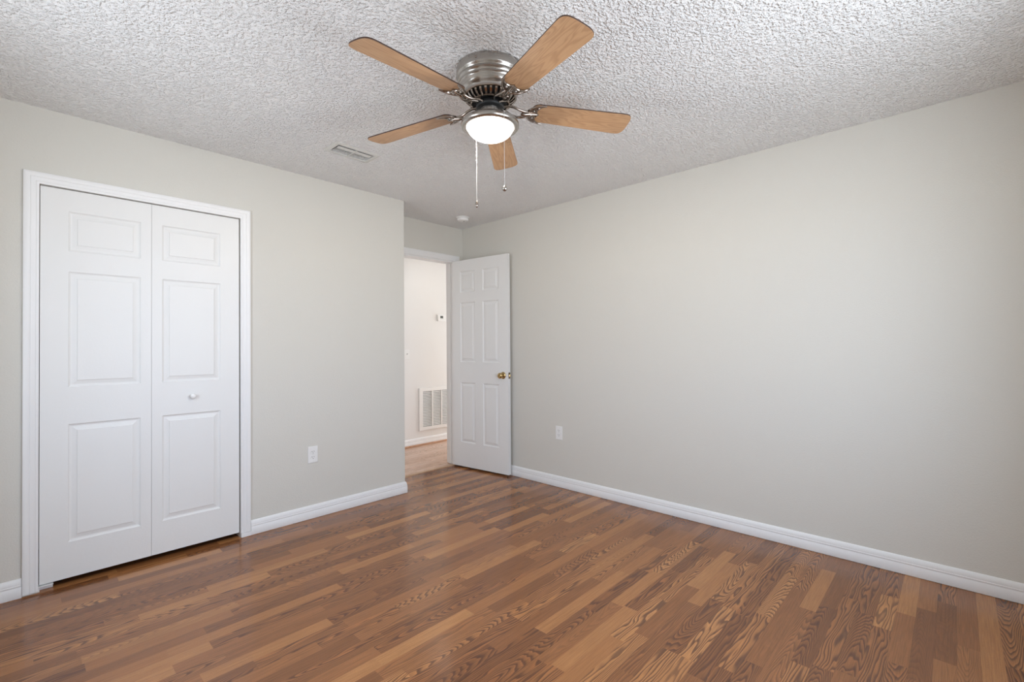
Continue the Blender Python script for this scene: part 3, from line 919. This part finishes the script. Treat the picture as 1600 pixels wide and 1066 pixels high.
# ================================================================== OUTLETS
def outlet_parts(root):
    bm = bmesh.new(); add_box(bm, -0.0355, 0.0355, -0.0055, -0.0003, -0.058, 0.058)
    obj('cover_plate', bm, M['plastic'], root, bevel=0.002)
    for zc in (0.0195, -0.0195):
        bm = bmesh.new()
        pts = []
        for i in range(24):
            t = 2 * PI * i / 24
            pts.append((0.0172 * math.cos(t), max(-0.0142, min(0.0142, 0.0172 * math.sin(t)))))
        vs = add_prism(bm, pts, 0.0, 0.0022)
        bmesh.ops.transform(bm, matrix=Matrix.Translation((0, -0.0056, zc)) @ Matrix.Rotation(PI / 2, 4, 'X'), verts=bm.verts)
        rc = obj('receptacle', bm, M['plastic'], root)
        bm = bmesh.new()
        for x_, h_ in ((-0.0068, 0.0042), (0.0068, 0.0034)):
            add_box(bm, x_ - 0.0013, x_ + 0.0013, -0.0082, -0.0079, zc + 0.0035 - h_, zc + 0.0035 + h_)
        add_lathe(bm, [(0.0, 0.0081), (0.0026, 0.0081), (0.0026, 0.0078)], 12, Matrix.Translation((0, 0, zc - 0.0080)) @ Matrix.Rotation(PI / 2, 4, 'X'))
        obj('slots', bm, M['slot'], rc)
    bm = bmesh.new(); add_lathe(bm, [(0.0, 0.0066), (0.0022, 0.0064), (0.0030, 0.0056)], 12, Matrix.Rotation(PI / 2, 4, 'X'))
    obj('plate_screw', bm, M['steel'], root)
o1 = tag(empty('wall_outlet', (1.476, YA, 0.452)), 'white duplex outlet low on the closet wall, right of the closet', 'outlet', 'duplex outlets')
outlet_parts(o1)
o2 = tag(empty('wall_outlet', (XB, 2.496, 0.466)), 'white duplex outlet low on the long right wall, near the open door', 'outlet', 'duplex outlets')
outlet_parts(o2)
o2.rotation_euler = (0, 0, -PI / 2)

# ================================================================== HALL: grille, thermostat, switch, added fill lights
gr = tag(empty('return_air_grille', (3.430, YH, 0.178)), 'large white louvered return air grille low on the hall wall', 'air grille')
GW, GH = 0.835, 0.525
bm = bmesh.new()
for b in ((0, GW, 0, 0.045), (0, GW, GH - 0.045, GH), (0, 0.055, 0.045, GH - 0.045), (GW - 0.055, GW, 0.045, GH - 0.045)):
    add_box(bm, b[0], b[1], -0.016, -0.0004, b[2], b[3])
obj('frame', bm, M['plastic'], gr, bevel=0.003)
box('filter_backing', 0.04, GW - 0.04, -0.0024, -0.0004, 0.03, GH - 0.03, paint('grey_filter', (0.42, 0.42, 0.43, 1), 0.9, 0.1), gr)
for i in range(4):
    xc = 0.055 + 0.145 * (i + 1)
    box('divider_bar', xc - 0.009, xc + 0.009, -0.0155, -0.003, 0.045, GH - 0.045, M['plastic'], gr)
bm = bmesh.new()
nl = 22
for i in range(nl):
    zc = 0.050 + (GH - 0.10) * (i + 0.5) / nl
    add_box(bm, 0.055, GW - 0.055, -0.0090, 0.0090, -0.0006, 0.0006, Matrix.Translation((0, -0.0085, zc)) @ Matrix.Rotation(math.radians(38), 4, 'X'))
obj('louvers', bm, M['plastic'], gr)

th = tag(empty('thermostat', (3.778, YH, 1.582)), 'small white wall thermostat with a dark display on the hall wall', 'thermostat')
box('back_plate', -0.068, 0.068, -0.006, -0.0004, -0.048, 0.048, M['plastic'], th, bevel=0.002)
box('body', -0.062, 0.062, -0.026, -0.006, -0.043, 0.043, M['plastic'], th, bevel=0.004)
box('display', -0.026, 0.020, -0.0268, -0.0262, -0.006, 0.024, M['display'], th)
for xx in (-0.02, 0.0, 0.02):
    box('button', xx - 0.006, xx + 0.006, -0.0275, -0.0262, -0.028, -0.021, M['plastic'], th)
ls = tag(empty('light_switch', (3.262, YH, 1.124)), 'white toggle light switch on the hall wall beside the closet wall corner', 'light switch')
box('cover_plate', -0.036, 0.036, -0.0055, -0.0004, -0.058, 0.058, M['plastic'], ls, bevel=0.002)
bm = bmesh.new(); add_box(bm, -0.0045, 0.0045, -0.020, -0.0056, -0.004, 0.007, Matrix.Rotation(math.radians(-14), 4, 'X'))
obj('toggle', bm, paint('toggle_grey', (0.55, 0.55, 0.54, 1), 0.4, 0.4), ls, bevel=0.001)

hl = bpy.data.lights.new('hall_ceiling_fill', 'AREA')  # unseen overhead light, added so the hall reads bright
hl.shape = 'DISK'; hl.size = 0.45; hl.energy = HALL_CEIL_FILL; hl.color = (1.0, 0.97, 0.93)
ho = bpy.data.objects.new('hall_ceiling_fill', hl)
ho.location = (3.5, 4.25, H - 0.03)
COL.objects.link(ho)

hd = bpy.data.lights.new('hall_end_fill', 'AREA')  # added light in front of the closed end wall, evens the hall
hd.shape = 'RECTANGLE'; hd.size = 0.80; hd.size_y = 1.90; hd.energy = HALL_END_FILL; hd.color = (0.97, 0.985, 1.0)
do = bpy.data.objects.new('hall_end_fill', hd)
do.location = (X_HALL1 - 0.03, 4.33, 1.05)
do.rotation_euler = (PI / 2, 0, PI / 2)
COL.objects.link(do)
